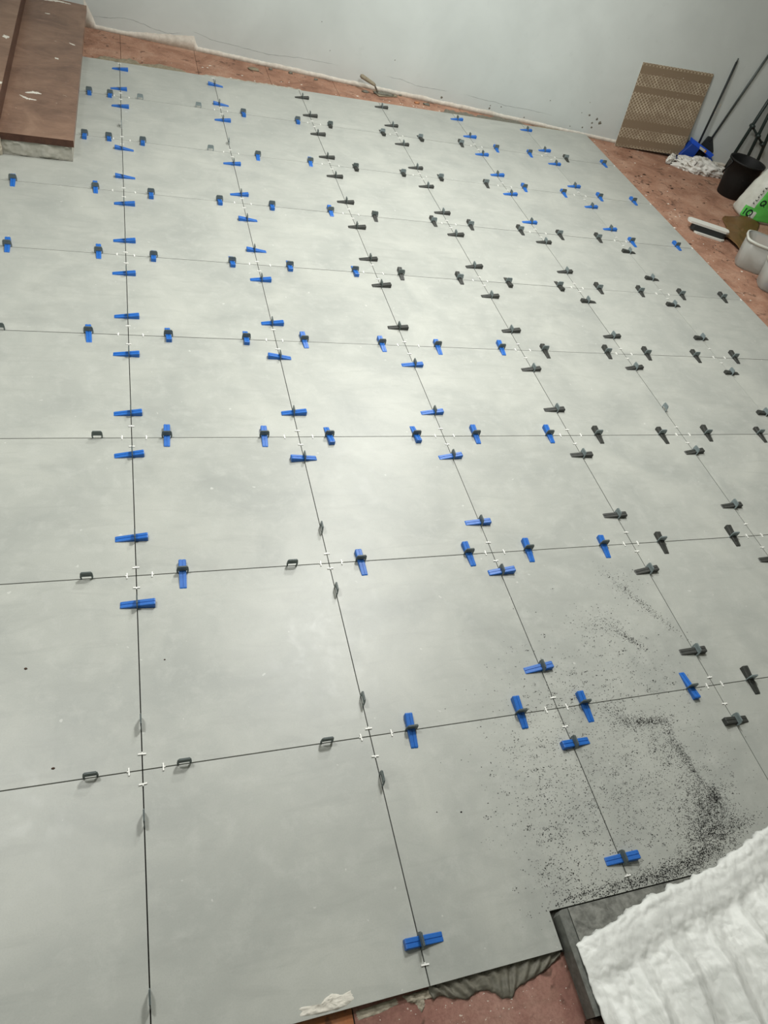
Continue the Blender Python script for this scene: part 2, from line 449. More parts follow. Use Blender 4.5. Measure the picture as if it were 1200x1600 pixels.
def wedge_bm(shift):
    """wedge lying along Y; thin end at -Y, thick end at +Y, 11.5 mm high where it passes the plate (y = 0)"""
    bm = bmesh.new(); Ln = 0.098; w = 0.0112
    y0 = -0.053 + shift; y1 = y0 + Ln
    hz = lambda y: 0.0118 + 0.150*y if y > y0 + .004 else 0.0118 + 0.150*y - .001
    prof = [(-1, 0, 0), (-1, .86, 0), (-.86, 1, 0), (-.10, 1, 0), (-.07, 1, -.0016), (.07, 1, -.0016), (.10, 1, 0), (.86, 1, 0), (1, .86, 0), (1, 0, 0)]
    ys = [y0, y0 + .003, 0.0, y1 - .003, y1]; rings = []
    for q, y in enumerate(ys):
        h = hz(y); zb = 0.0; k = 1.0
        if q in (0, 4): h -= .0015; k = .94
        wid = w*k*(0.93 + 0.10*(y - y0)/Ln)
        rings.append([bm.verts.new((a*wid, y, max(zb, h*b + c))) for a, b, c in prof])
    for A, B in zip(rings, rings[1:]):
        for k in range(len(prof)-1): bm.faces.new((A[k], A[k+1], B[k+1], B[k]))
        bm.faces.new((A[-1], A[0], B[0], B[-1]))
    bm.faces.new(rings[0][::-1]); bm.faces.new(rings[-1])
    bmesh.ops.recalc_face_normals(bm, faces=bm.faces)
    return bm
def mesh_of(bm, name, mat):
    me = bpy.data.meshes.new(name); bm.to_mesh(me); bm.free(); me.materials.append(mat); return me
ME = {'clip': mesh_of(clip_bm(), 'clip_plate', M['clip']), 'clip_light': mesh_of(clip_bm(), 'clip_plate', M['clip_light'])}
for c, mt in (('b', 'blue'), ('d', 'black')):
    for k, sh in enumerate((-.006, 0, .006)):
        ME[c + str(k)] = mesh_of(wedge_bm(sh), 'wedge', M[mt])

ORD = ['', 'first', 'second', 'third', 'fourth', 'fifth', 'sixth', 'seventh', 'eighth', 'ninth', 'tenth', 'eleventh', 'twelfth', 'thirteenth', 'fourteenth', 'fifteenth', 'sixteenth', 'seventeenth', 'eighteenth']
# column joints
COL = {
 0: [(-0.49, "n"), (-0.122, "n"), (0.123, "n"), (0.494, "bR"), (0.743, "bR"), (1.112, "bR"), (1.325, "bR"), (1.669, "bR"), (1.921, "bR"), (2.243, "bR"), (2.518, "bR"), (2.868, "bR"), (3.152, "bL"), (3.48, "bL"), (3.772, "n"), (4.046, "bR"), (4.307, "bR"), (4.632, "bR")],
 1: [(-0.508, "bL"), (-0.124, "n"), (0.107, "n"), (0.488, "n"), (0.742, "n"), (1.081, "bL"), (1.331, "bR"), (1.68, "bL"), (1.919, "bR"), (2.264, "bR"), (2.524, "bL"), (2.823, "bL"), (3.09, "bR"), (3.453, "bR"), (3.721, "n"), (4.045, "bR"), (4.29, "bL"), (4.606, "bL")],
 2: [(-0.436, "bR"), (-0.114, "bL"), (0.138, "bR"), (0.514, "bR"), (0.738, "bR"), (1.08, "bR"), (1.34, "bR"), (1.655, "bR"), (1.932, "dR"), (2.284, "dR"), (2.527, "dR"), (2.852, "dR"), (3.13, "dR"), (3.443, "dR"), (3.696, "dR"), (4.027, "dR"), (4.315, "dR"), (4.616, "dR")],
 3: [(-0.127, "dL"), (0.128, "dR"), (0.471, "dR"), (0.74, "dR"), (1.076, "dR"), (1.363, "dR"), (1.648, "dR"), (1.95, "dR"), (2.251, "dR"), (2.534, "dR"), (2.871, "dR"), (3.122, "dR"), (3.451, "dR"), (3.703, "dR"), (4.05, "dR"), (4.346, "dR"), (4.664, "dR")],
 4: [(0.476, "dR"), (0.762, "dR"), (1.085, "dR"), (1.375, "n"), (1.683, "dR"), (1.943, "dR"), (2.264, "dL"), (2.559, "dR"), (2.883, "dR"), (3.119, "bR"), (3.483, "bR"), (3.752, "bR"), (4.061, "bR"), (4.351, "bR"), (4.652, "bR")],
 5: [(1.348, "dL"), (1.666, "dL"), (1.966, "dL"), (2.284, "dL"), (2.559, "dL"), (2.863, "dL"), (3.138, "bR"), (3.434, "bR"), (3.725, "bR"), (4.069, "bR"), (4.29, "bR"), (4.648, "bR")],
}
ROW = {
 7: [(-0.178, "bS"), (-0.06, "bS"), (0.113, "n"), (0.461, "n"), (0.74, "bS"), (1.095, "bS"), (1.317, "dS"), (1.688, "dS"), (1.967, "dS"), (2.282, "dN"), (2.562, "bN"), (2.837, "bN"), (3.15, "dN"), (3.486, "bN")],
 6: [(-0.193, "bS"), (-0.069, "bS"), (0.11, "bS"), (0.483, "n"), (0.756, "bN"), (1.074, "bN"), (1.361, "dS"), (1.675, "dS"), (1.935, "dS"), (2.262, "dN"), (2.55, "bN"), (2.855, "bN"), (3.151, "bN"), (3.437, "bN")],
 5: [(-0.504, "bN"), (-0.133, "bN"), (0.132, "bS"), (0.476, "bS"), (0.754, "bS"), (1.082, "bN"), (1.341, "dN"), (1.703, "dN"), (1.942, "dN"), (2.279, "dN"), (2.554, "dN"), (2.841, "dN"), (3.095, "bN"), (3.457, "bN")],
 4: [(-0.483, "bN"), (-0.115, "bN"), (0.121, "bS"), (0.478, "bS"), (0.756, "bS"), (1.09, "bS"), (1.338, "dN"), (1.671, "dN"), (1.962, "dS"), (2.284, "dS"), (2.546, "dN"), (2.832, "dN"), (3.128, "dN"), (3.442, "dN")],
 3: [(-0.464, "n"), (-0.149, "bN"), (0.155, "bS"), (0.473, "bS"), (0.725, "bN"), (1.083, "bN"), (1.357, "bN"), (1.691, "bN"), (1.93, "dN"), (2.296, "dN"), (2.54, "dN"), (2.855, "dN"), (3.12, "dN")],
 2: [(-0.113, "n"), (0.119, "bN"), (0.468, "bN"), (0.719, "bS"), (1.079, "bS"), (1.343, "bN"), (1.693, "bN"), (1.94, "dN"), (2.284, "dN"), (2.544, "dN"), (2.861, "dN")],
 1: [(-0.138, "n"), (0.135, "bN"), (0.476, "n"), (0.708, "bN"), (1.105, "bN"), (1.343, "bN"), (1.666, "bN"), (1.931, "dN"), (2.289, "dN")],
 0: [(-0.12, "n"), (0.101, "n"), (0.474, "n"), (0.72, "bN"), (1.07, "bN"), (1.293, "bN"), (1.702, "bS"), (1.952, "dN")],
}
# spacer distances from the crossing: beyond, before, left, right
SPD = {
 (0,0): (0.041, 0.036, 0.032, 0.05),
 (1,0): (0.022, 0.058, 0.027, 0.062),
 (2,0): (0.035, 0.059, 0.04, 0.033),
 (3,0): (0.028, 0.067, 0.028, 0.033),
 (0,1): (0.029, 0.045, 0.026, 0.046),
 (1,1): (0.038, 0.022, 0.028, 0.043),
 (2,1): (0.045, 0.037, 0.027, 0.046),
 (3,1): (0.054, 0.038, 0.038, 0.024),
 (4,1): (0.061, 0.061, 0.036, 0.041),
 (0,2): (0.058, 0.045, 0.032, 0.049),
 (1,2): (0.032, 0.043, 0.055, 0.053),
 (2,2): (0.042, 0.049, 0.037, 0.045),
 (3,2): (0.034, 0.052, 0.049, 0.054),
 (4,2): (0.05, 0.053, 0.03, 0.044),
 (0,3): (0.058, 0.062, 0.038, 0.056),
 (1,3): (0.075, 0.061, 0.041, 0.029),
 (2,3): (0.025, 0.061, 0.039, 0.063),
 (3,3): (0.044, 0.062, 0.031, 0.049),
 (4,3): (0.042, 0.037, 0.047, 0.046),
 (5,3): (0.075, 0.047, 0.022, 0.054),
 (0,4): (0.022, 0.068, 0.037, 0.036),
 (1,4): (0.025, 0.057, 0.039, 0.06),
 (2,4): (0.075, 0.054, 0.064, 0.04),
}

def place_clip(x, y, rz, code, label):
    kind = code[0]
    if kind == 'n':
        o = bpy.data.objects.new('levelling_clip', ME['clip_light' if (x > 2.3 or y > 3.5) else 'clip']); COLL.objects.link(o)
        o.location = (x, y, 0); o.rotation_euler = (0, 0, rz)
        tag(o, label, 'tile clip', 'bare clips left standing in the joints'); return
    e = empty('levelling_clip', (x, y, 0), rz)
    tag(e, label, 'tile clip', 'blue wedges in the tile clips' if kind == 'b' else 'black wedges in the tile clips')
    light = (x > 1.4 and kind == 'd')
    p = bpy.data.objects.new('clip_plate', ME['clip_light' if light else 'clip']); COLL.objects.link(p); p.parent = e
    wd = bpy.data.objects.new('wedge', ME[kind + str(random.randrange(3))]); COLL.objects.link(wd); wd.parent = e
    wd.rotation_euler = (0, 0, math.radians(random.uniform(-3.5, 3.5)) + (math.pi if code[1] == 'F' else 0))
def clip_label(kind, line, nth, end):
    what = {'b': 'blue wedge in grey clip', 'd': 'black wedge in grey clip', 'n': 'bare grey clip without wedge'}[kind]
    return f'{what}, {line}, {nth} {end}'
# joints running away from the viewer: plate along Y, wedge along X (thick end right or left)
for i, items in COL.items():
    for k, (y, c) in enumerate(items):
        n = len(items)
        nth, end = (ORD[k+1], 'from the front') if k < n/2 else (ORD[n-k], 'from the wall')
        lb = clip_label(c[0], f'{ORD[i+1]} long joint from the left', nth, end)
        # local +Y (thick end) must point to +X for R, -X for L
        place_clip(i*T, y, -math.pi/2 if c[-1] != 'L' else math.pi/2, c[0] + 'X', lb)
# joints running across: plate along X, wedge along Y (thick end away = N, near = S)
for j, items in ROW.items():
    for k, (x, c) in enumerate(items):
        n = len(items)
        nth, end = (ORD[k+1], 'from the left') if k < n/2 else (ORD[n-k], 'from the right')
        lb = clip_label(c[0], f'{ORD[j+1]} cross joint from the front', nth, end)
        place_clip(x, j*T, 0 if c[-1] != 'S' else math.pi, c[0] + 'X', lb)

# ================================================================ SPACERS
def spacer_bm():
    bm = bmesh.new()
    add_box(bm, -.0098, .0098, -.0017, .0017, 0.0002, .0026)
    add_box(bm, -.0011, .0011, -.0014, .0050, -.004, .0030)
    bevel(bm, .0003); return bm
SPM = mesh_of(spacer_bm(), 'tile_spacer', M['spacer'])
def spacer(x, y, rz, label):
    o = bpy.data.objects.new('tile_spacer', SPM); COLL.objects.link(o)
    o.location = (x, y, 0.0004); o.rotation_euler = (0, 0, rz + math.radians(random.uniform(-5, 5)))
    tag(o, label, 'spacer', 'white spacers in the tile joints')
vis = {0: range(0, 8), 1: range(0, 8), 2: range(0, 8), 3: range(0, 8), 4: range(1, 8), 5: range(3, 8)}
def clear(x, y, lst):      # keep spacers off the clips
    return all(abs(a - (x if lst is not None else 0)) > 0.026 for a in [x + 9])
for i, js in vis.items():
    for j in js:
        d = SPD.get((i, j)) or tuple(random.uniform(.034, .058) for _ in range(4))
        where = f'{ORD[i+1]} long and {ORD[j+1]} cross joint'
        colY = [y for y, c in COL[i]]; rowX = [x for x, c in ROW[j]]
        for k, (dx, dy, rz, word) in enumerate(((0, d[0], 0, 'beyond'), (0, -d[1], math.pi, 'before'), (-d[2], 0, math.pi/2, 'left of'), (d[3], 0, -math.pi/2, 'right of'))):
            x, y = i*T + dx, j*T + dy
            if k < 2:
                for cy in colY:
                    if abs(cy - y) < 0.022: y = cy + (0.024 if y > cy else -0.024)
            else:
                for cx in rowX:
                    if abs(cx - x) < 0.022: x = cx + (0.024 if x > cx else -0.024)
            spacer(x, y, rz, f'white spacer {word} the {where} crossing from front left')
for x, y, rz, lb in ((0.6, -0.555, 0, 'white spacer at the near end of the second long joint'),
                     (1.2, -0.478, 0, 'white spacer at the black stone end of the third long joint'),
                     (0.0, 4.735, 0, 'white spacer at the wall end of the first long joint'),
                     (0.6, 4.735, 0, 'white spacer at the wall end of the second long joint'),
                     (3.585, 4.2, math.pi/2, 'white spacer at the right tile edge on the cross joint nearest the wall'),
                     (3.585, 3.6, math.pi/2, 'white spacer at the right tile edge on the seventh cross joint'),
                     (3.585, 3.0, math.pi/2, 'white spacer at the right tile edge on the sixth cross joint'),
                     (3.585, 2.4, math.pi/2, 'white spacer at the right tile edge on the fifth cross joint'),
                     (-0.57, 3.0, math.pi/2, 'white spacer on the sixth cross joint below the stair')):
    spacer(x, y, rz, lb)

# ================================================================ MORTAR, SMEARS, DUST
# thick combed adhesive squeezed out along the near tile edge
OUT = [(0.598,-.606),(0.605,-.622),(0.625,-.618),(0.641,-.627),(0.685,-.640),(0.713,-.631),(0.737,-.633),(0.757,-.644),(0.769,-.658),(0.793,-.661),(0.809,-.646),(0.854,-.636),(0.892,-.628),(0.945,-.607)]
def outy(x):
    for (a, b), (c, d) in zip(OUT, OUT[1:]):
        if a <= x <= c: return b + (d-b)*(x-a)/(c-a)
    return -.6
def combed(u, v):
    x = 0.5985 + 0.346*u; y0 = -0.590; y1 = outy(x) + 0.0025*fbm(x*70, 3)
    y = y0 + (y1 - y0)*v
    ph = (x*1.0 + (y + .59)*(1.5 - 9*(x - .6)) + .012*fbm(x*14, y*14))*2*math.pi/0.034
    h = 0.009 + 0.0030*math.sin(ph + 2*fbm(x*12, y*12)) + 0.002*fbm(x*30, y*30)
    h *= 0.25 + 0.75*min(1, (1 - v)*4.5)**.5 if v < 1 else 0
    return (x, y, OLDZ + (max(h, 0.0004) if v < 1 else -0.001))
o = link_bm('mortar_ridge', grid_surface(combed, 220, 26), M['mortar'], None, True)
tag(o, 'wet dark grey adhesive with trowel ridges along the near tile edge', 'mortar')
def patch(name, outline, z0, hgt, mat, seed, fr=60, n=26):
    """lumpy patch filling an outline; edges feather to nothing"""
    c = Vector((sum(p[0] for p in outline)/len(outline), sum(p[1] for p in outline)/len(outline)))
    pts = []
    m = len(outline)
    for k in range(96):
        t = k/96*m; i = int(t); f = t - i; a = Vector(outline[i]); b = Vector(outline[(i+1) % m])
        pts.append(a.lerp(b, f))
    bm = bmesh.new(); rings = []
    for r in range(1, n//2 + 1):
        q = r/(n//2)
        ring = []
        for k, p in enumerate(pts):
            e = 1 + (0.10*fbm(k*.35, seed, 2) if q > .8 else 0)
            xy = c + (p - c)*q*e
            h = hgt*(0.55 + 0.9*fbm(xy.x*fr, xy.y*fr, seed))*min(1, (1 - q)*5 + .05)
            ring.append(bm.verts.new((xy.x, xy.y, z0 + max(h, 0.0002) if q < 1 else z0 - .0003)))
        rings.append(ring)
    cv = bm.verts.new((c.x, c.y, z0 + hgt*.6))
    for k in range(96): bm.faces.new((cv, rings[0][k], rings[0][(k+1) % 96]))
    for A, B in zip(rings, rings[1:]):
        for k in range(96): bm.faces.new((A[k], B[k], B[(k+1) % 96], A[(k+1) % 96]))
    bmesh.ops.recalc_face_normals(bm, faces=bm.faces)
    return link_bm(name, bm, mat, None, True)
o = patch('dried_adhesive', [(0.535,-.600),(0.548,-.614),(0.563,-.620),(0.572,-.640),(0.582,-.632),(0.586,-.615),(0.620,-.619),(0.648,-.610),(0.60,-.599)], OLDZ, .007, M['mortar_dry'], 3)
tag(o, 'crumbly pale dried adhesive on red floor at the near end of the second long joint', 'mortar')
o = patch('plaster_film', [(0.303,-.588),(0.306,-.572),(0.322,-.577),(0.347,-.578),(0.362,-.567),(0.378,-.562),(0.40,-.570),(0.418,-.566),(0.424,-.583),(0.40,-.592),(0.35,-.593)], .0004, .0035, M['plaster'], 6, 90)
tag(o, 'white crumpled plaster scrap lying on the near edge of the grey tiles', 'plaster')
o = patch('plaster_streak', [(0.425,-.604),(0.47,-.602),(0.523,-.600),(0.527,-.612),(0.48,-.620),(0.428,-.622)], OLDZ, .002, M['mortar_dry'], 8)
tag(o, 'flat pale plaster streak on the red floor below the near tile edge', 'plaster')

# adhesive left along the far tile edge
def far_strip(name, x0, x1, hmax, wmax, mat, label, seed):
    def fn(u, v):
        x = x0 + (x1 - x0)*u; e = min(1, u*8, (1-u)*8)
        w = (wmax*(0.55 + 0.7*fbm(x*9, seed)) + .055)*e + .004
        y = YF - 0.004 + w*v
        h = min(1, (1 - v)*3)**.7*min(hmax, .0195)*(0.9 + 0.35*fbm(x*25, y*25, seed))*(e*.6 + .4)
        return (x, y, OLDZ + max(h, .0005)*(1 if v < 1 else 0) - (.001 if v == 1 else 0))
    o = link_bm(name, grid_surface(fn, 160, 8), mat, None, True); return tag(o, label, 'mortar')
far_strip('adhesive_strip', -0.20, 0.46, .022, .085, M['mortar_tan'], 'tan adhesive squeezed out at the far tile edge beside the stair', 1)
far_strip('adhesive_strip', 0.46, 1.30, .018, .004, M['plaster_grey'], 'pale adhesive bead along the far tile edge between second and third long joints', 2)
far_strip('adhesive_strip', 2.28, 3.10, .020, .095, M['mortar'], 'dark grey adhesive along the far tile edge right of the trowel', 4)
far_strip('adhesive_strip', 3.10, 3.40, .016, .0, M['mortar_tan'], 'tan adhesive bead in the narrow gap at the right end of the wall', 5)
for k, (x, y, r, mt, lb) in enumerate((
    (0.926, 5.085, .035, 'mortar_tan', 'flat tan adhesive chip on red strip behind the second long joint'),
    (1.053, 5.14, .013, 'mortar', 'dark mortar crumb on red strip, leftmost by the wall'),
    (1.201, 5.13, .015, 'mortar', 'dark mortar crumb on red strip, second from the left by the wall'),
    (1.384, 5.08, .013, 'mortar', 'dark round mortar crumb on red strip left of the trowel'),
    (1.755, 4.99, .022, 'mortar', 'dark mortar lump just left of the trowel blade'),
    (2.048, 5.03, .011, 'mortar', 'dark mortar crumb between trowel and wall'),
    (2.156, 4.925, .019, 'old_orange', 'reddish brown crumb on red strip right of the trowel'),
    (2.237, 4.925, .023, 'mortar', 'dark mortar lump on red strip, second right of the trowel'),
    (2.30, 5.0, .017, 'mortar_tan', 'tan mortar lump touching the wall right of the trowel'))):
    o = lump('mortar_lump', (x, y, OLDZ + .005), (r*1.25, r*.8, .008), M[mt], k*3.1, None, .5, 2); tag(o, lb, 'mortar', 'mortar lumps on the red strip by the wall')
# white crumbs
def crumbs(name, spots, mat, label, cat, smin, smax, seed, kind='stuff'):
    rnd = random.Random(seed); bm = bmesh.new()
    for (cx, cy, sx, sy, rot, n, z, onred) in spots:
        subs = [(rnd.gauss(0, 1)*sx, rnd.gauss(0, 1)*sy) for _ in range(max(3, n//22))]
        for _ in range(n):
            a, b = rnd.gauss(0, 1)*sx, rnd.gauss(0, 1)*sy
            if n > 700 and rnd.random() < .42:
                sa = rnd.choice(subs); a, b = sa[0] + rnd.gauss(0, .0055), sa[1] + rnd.gauss(0, .0035)
            x = cx + a*math.cos(rot) - b*math.sin(rot); y = cy + a*math.sin(rot) + b*math.cos(rot)
            tiled = -0.59 < y < YF and x < XR and not (x > .945 and y < -.514)
            if onred and tiled: continue
            if not onred and (not tiled): continue
            s = rnd.uniform(smin, smax)*(0.5 + rnd.random()); h = s*rnd.uniform(.25, .5); t0 = rnd.random()*6.28
            el = rnd.uniform(1, 1.9)
            base = [bm.verts.new((x + s*el*math.cos(t0 + k*2.094), y + s*math.sin(t0 + k*2.094), z)) for k in range(3)]
            top = bm.verts.new((x + s*.2, y, z + h))
            for k in range(3): bm.faces.new((base[k], base[(k+1) % 3], top))
    o = link_bm(name, bm, mat); tag(o, label, cat, None, kind); return o
crumbs('white_crumbs', [(3.75,4.3,.12,.35,0,18,OLDZ,1),(3.75,3.5,.10,.25,0,22,OLDZ,1),(3.8,2.7,.12,.3,0,16,OLDZ,1),(4.2,4.2,.25,.2,0,12,OLDZ,1),
                        (2.0,4.86,.5,.03,-.1,26,OLDZ,1),(1.0,4.9,.5,.05,-.1,18,OLDZ,1)],
       M['plaster'], 'small white plaster crumbs scattered over the bare red floor', 'crumbs', .003, .007, 5)
crumbs('white_crumbs', [(0.7,-.67,.16,.035,0,90,OLDZ,1)], M['plaster'], 'tiny pale grit on the red floor in the near foreground', 'crumbs', .0006, .0018, 15)
crumbs('dark_crumbs', [(3.78,4.2,.10,.4,0,26,OLDZ,1),(4.05,3.9,.2,.3,0,24,OLDZ,1),(3.9,2.9,.15,.4,0,16,OLDZ,1)],
       M['brown_side'], 'dark dried dirt crumbs on red floor right of the tiles', 'crumbs', .005, .013, 6)
# black dust tracked over the tiles at the near right
D = [ # cx, cy, sx, sy, rot, n, z, onred
 (1.535,-.385,.055,.040,0.6,1500,.0005,0),(1.585,-.335,.020,.012,1.0,260,.0005,0),(1.500,-.430,.050,.020,0,500,.0005,0),(1.60,-.42,.045,.012,.1,220,.0005,0),
 (1.495,-.085,.045,.008,-.08,420,.0005,0),(1.400,-.055,.020,.035,.6,220,.0005,0),(1.545,-.175,.012,.055,.15,240,.0005,0),(1.56,-.245,.008,.05,.2,200,.0005,0),(1.50,-.18,.03,.05,.4,330,.0005,0),
 (1.535,-.32,.02,.03,0,200,.0005,0),(1.575,.205,.008,.035,.8,130,.0005,0),(1.70,.33,.010,.09,.55,190,.0005,0),(1.49,.27,.05,.03,0,110,.0005,0),(1.66,.42,.04,.04,0,60,.0005,0),
 (1.18,-.497,.10,.010,.0,620,.0005,0),(1.36,-.488,.07,.014,.05,900,.0005,0),(1.45,-.47,.05,.012,.1,360,.0005,0),
 (1.25,-.20,.16,.16,0,1100,.0005,0),(1.05,-.28,.07,.14,0,620,.0005,0),(1.38,-.35,.13,.10,0,900,.0005,0),(1.30,.0,.14,.10,0,420,.0005,0),(1.62,-.15,.08,.12,0,160,.0005,0),
 (1.50,.12,.12,.12,0,320,.0005,0),(1.03,-.46,.05,.04,0,160,.0005,0)]
D = [d[:5] + (int(d[5]*2.3),) + d[6:] for d in D]
crumbs('black_dust', D, M['dust'], 'fine black dust trodden over the tiles beside the white sheet', 'dust', .0005, .0014, 11)
for k, (x, y, r, lb) in enumerate(((0.797,-.242,.0032,'tiny black speck on the tile right of the second long joint'),(-.284,.32,.005,'brown drop on the leftmost tile, second row from the front'),
      (-.206,.037,.005,'brown drop on the tile above the nearest bare clip on the left'),(0.068,.305,.003,'tiny dark drop right of the first long joint'))):
    o = lump('dirt_speck', (x, y, .0006), (r, r*.7, .0007), M['brown_side'] if k else M['dust'], k, None, .3, 1); tag(o, lb, 'speck')

# ================================================================ BLACK STONE PLINTH
pl = empty('stone_plinth', (1.5, -0.75, OLDZ)); tag(pl, 'speckled black stone plinth let into the near right corner of the tiles', 'plinth')
def ppart(name, bm, mat, smooth=False):
    o = link_bm(name, bm, mat, pl, smooth); o.matrix_parent_inverse = Matrix.Translation(-pl.location); return o
bm = bmesh.new(); add_box(bm, 0.985, 3.4, -0.74, -0.519, OLDZ, 0.030); bevel(bm, .002); ppart('stone_slab', bm, M['stone'])
bm = bmesh.new(); add_prism(bm, [(0.957, -0.74), (0.983, -0.74), (0.983, -0.519), (0.968, -0.519), (0.957, -0.528)], OLDZ, 0.029); bevel(bm, .002); ppart('edge_strip', bm, M['stone_edge'])
bm = bmesh.new(); add_box(bm, 0.95, 3.4, -1.8, -0.742, OLDZ, 0.012); ppart('brown_base', bm, M['brown_side'])

# ================================================================ WHITE PLASTIC SHEET over the plinth
def sheet(u, v):
    # u along the far edge (left to right), v from the far edge toward the viewer
    L_ = 1.6*u; dirx, diry = 0.975, 0.222
    if L_ > 0.7: pass
    ex = 0.972 + L_*dirx; ey = -0.603 + L_*diry + 0.010*fbm(L_*7, 1.5) + 0.012*math.sin(L_*9)*min(1, L_*6)
    Dp = 1.15*v
    x = ex - 0.02*v; y = ey - Dp
    rag = 0.010*fbm(L_*26, 7.0)
    ruffle = math.exp(-((Dp - .018)/.022)**2)*(0.009 + 0.007*abs(fbm(L_*24, Dp*30)) )
    band = 0.012*math.exp(-((Dp - .062)/.032)**4)
    ramp = min(1, max(0, (Dp - .085)/.10))
    k = L_ + 0.03*fbm(L_*3, Dp*2) + .03*Dp
    pl_ = abs(((k/0.105 + .35*fbm(k*2.3, 3)) % 1.0) - .38)
    pleat = ramp*(0.030*max(0, 1 - pl_*2.4)**1.1 + 0.008*fbm(x*13, y*4, 2) + 0.0060*abs(fbm(x*15, y*7, 4)) + 0.0032*abs(fbm(x*34 + y*8, y*16, 5)))
    crink = 0.0025*fbm(x*42, y*42, 9)*math.exp(-((Dp - .12)/.07)**2)*2
    z = 0.034 + ruffle + band + ramp*0.020 + pleat + crink + 0.05*min(1, Dp)
    if v == 0: z = 0.031; y += rag
    # left side falls over the plinth edge
    if L_ < 0.05: 
        q = 1 - L_/0.05; z = z*(1 - .55*q) + 0.012*q
    return (x + (0.004*fbm(y*30, 2) if u == 0 else 0), y, z)
bm = grid_surface(sheet, 420, 300)
o = link_bm('plastic_sheet', bm, None, None, True) if False else link_bm('plastic_sheet', bm, new_mat('milky_polythene', L(222, 224, 219), 0.46, 0.4), None, True)
nb = NB(o.data.materials[0])
vo = nb.n('ShaderNodeTexVoronoi', feature='DISTANCE_TO_EDGE'); vo.inputs['Scale'].default_value = 17
wv = nb.n('ShaderNodeVectorMath', operation='ADD'); nz = nb.n('ShaderNodeTexNoise'); nz.inputs['Scale'].default_value = 9; nz.inputs['Detail'].default_value = 4
nb.l(nb.pos('Object'), nz.inputs['Vector']); sc_ = nb.n('ShaderNodeVectorMath', operation='SCALE'); sc_.inputs['Scale'].default_value = .14; nb.l(nz.outputs['Color'], sc_.inputs[0])
nb.l(nb.pos('Object', (1, .5, 1), (0, 0, .35)), wv.inputs[0]); nb.l(sc_.outputs[0], wv.inputs[1]); nb.l(wv.outputs[0], vo.inputs['Vector'])
f = nb.math('ADD', nb.math('MULTIPLY', nb.math('MINIMUM', vo.outputs['Distance'], .3), 2.2), nb.noise(nb.pos('Object', (1, .35, 1), (0, 0, .1)), 40, 6, 0.6, 0.5)); nb.bump(f, 0.38, 0.0045)
f2 = nb.noise(nb.pos('Object', (1, .22, 1)), 9, 3, 0.5)
nb.l(nb.ramp(f2, [(.4, L(214, 216, 211)), (.62, L(228, 230, 225))]), nb.b.inputs['Base Color'])
sm = o.modifiers.new('thickness', 'SOLIDIFY'); sm.thickness = 0.0012
tag(o, 'large milky white plastic sheet with pleats draped over the black stone', 'plastic sheet')

# ================================================================ TROWEL by the wall
tr = empty('trowel', (1.9, 5.0, OLDZ)); tag(tr, 'mortar-caked trowel lying on the red strip at the foot of the wall', 'trowel')
def child(o, e):
    o.parent = e; o.matrix_parent_inverse = Matrix.Translation(-e.location); return o
bm = bmesh.new(); add_prism(bm, [(1.823,5.035),(1.835,4.975),(1.852,4.94),(2.012,4.985),(2.008,5.02),(1.90,5.045)][::1], OLDZ + .004, OLDZ + .0065)
child(link_bm('blade', bm, M['mortar_tan']), tr); child(lump('mortar_crust', (1.90, 4.995, OLDZ + .010), (.075, .028, .006), M['mortar'], 4, None, .4), tr)
bm = bmesh.new(); add_tube(bm, [(1.85, 4.985, OLDZ + .006), (1.838, 4.985, .01), (1.815, 4.955, .035), (1.805, 4.945, .052)], .006); child(link_bm('neck', bm, M['mortar'], None, True), tr)
bm = bmesh.new(); add_tube(bm, [(1.808, 4.947, .050), (1.795, 4.955, .056), (1.765, 4.975, .064), (1.735, 4.995, .072), (1.712, 5.01, .078), (1.702, 5.017, .080)], [.008, .012, .0135, .0145, .0155, .009], 12); child(link_bm('handle', bm, M['mortar_tan'], None, True), tr)

# ================================================================ LEANING TILE against the wall
lt = empty('leaning_tile', (4.14, 4.62, OLDZ)); tag(lt, 'square tile leaning on the wall, brown back with pale lattice marks', 'tile')
mb = new_mat('brown_tile_back', L(124, 108, 88), 0.85, 0.15); nb = NB(mb)
tc = nb.n('ShaderNodeTexCoord').outputs['Object']; sep = nb.n('ShaderNodeSeparateXYZ'); nb.l(tc, sep.inputs[0])
X_, Z_ = sep.outputs[0], sep.outputs[2]
def tri(a): return nb.math('PINGPONG', a, 0.5)
w1 = nb.math('MULTIPLY', nb.math('ADD', X_, Z_), 34.0); w2 = nb.math('MULTIPLY', nb.math('SUBTRACT', X_, Z_), 34.0)
l1 = nb.math('LESS_THAN', nb.math('ABSOLUTE', tri(w1)), 0.11); l2 = nb.math('LESS_THAN', nb.math('ABSOLUTE', tri(w2)), 0.11)
lat = nb.math('MAXIMUM', l1, l2)
# bands that took adhesive
band = nb.ramp(nb.math('DIVIDE', Z_, 0.6), [(0.0, G(1)), (.045, G(0)), (.115, G(0)), (.125, G(1)), (.235, G(1)), (.245, G(0)), (.335, G(0)), (.345, G(.6)), (.43, G(.6)), (.435, G(1)), (.66, G(1)), (.67, G(0)), (.735, G(0)), (.745, G(1)), (.875, G(1)), (.885, G(0)), (.965, G(0)), (.975, G(.8))])
br = nb.n('ShaderNodeRGBToBW'); nb.l(band, br.inputs[0])
pn = nb.noise(nb.pos('Object'), 9, 4, 0.6, 0.6)
pat = nb.ramp(pn, [(0.38, G(.3)), (0.6, G(1))]); pb = nb.n('ShaderNodeRGBToBW'); nb.l(pat, pb.inputs[0])
fac = nb.math('MULTIPLY', nb.math('MULTIPLY', lat, br.outputs[0]), pb.outputs[0])
bc = nb.mix(nb.math('MULTIPLY', fac, .95), L(128, 112, 92), L(200, 188, 164))
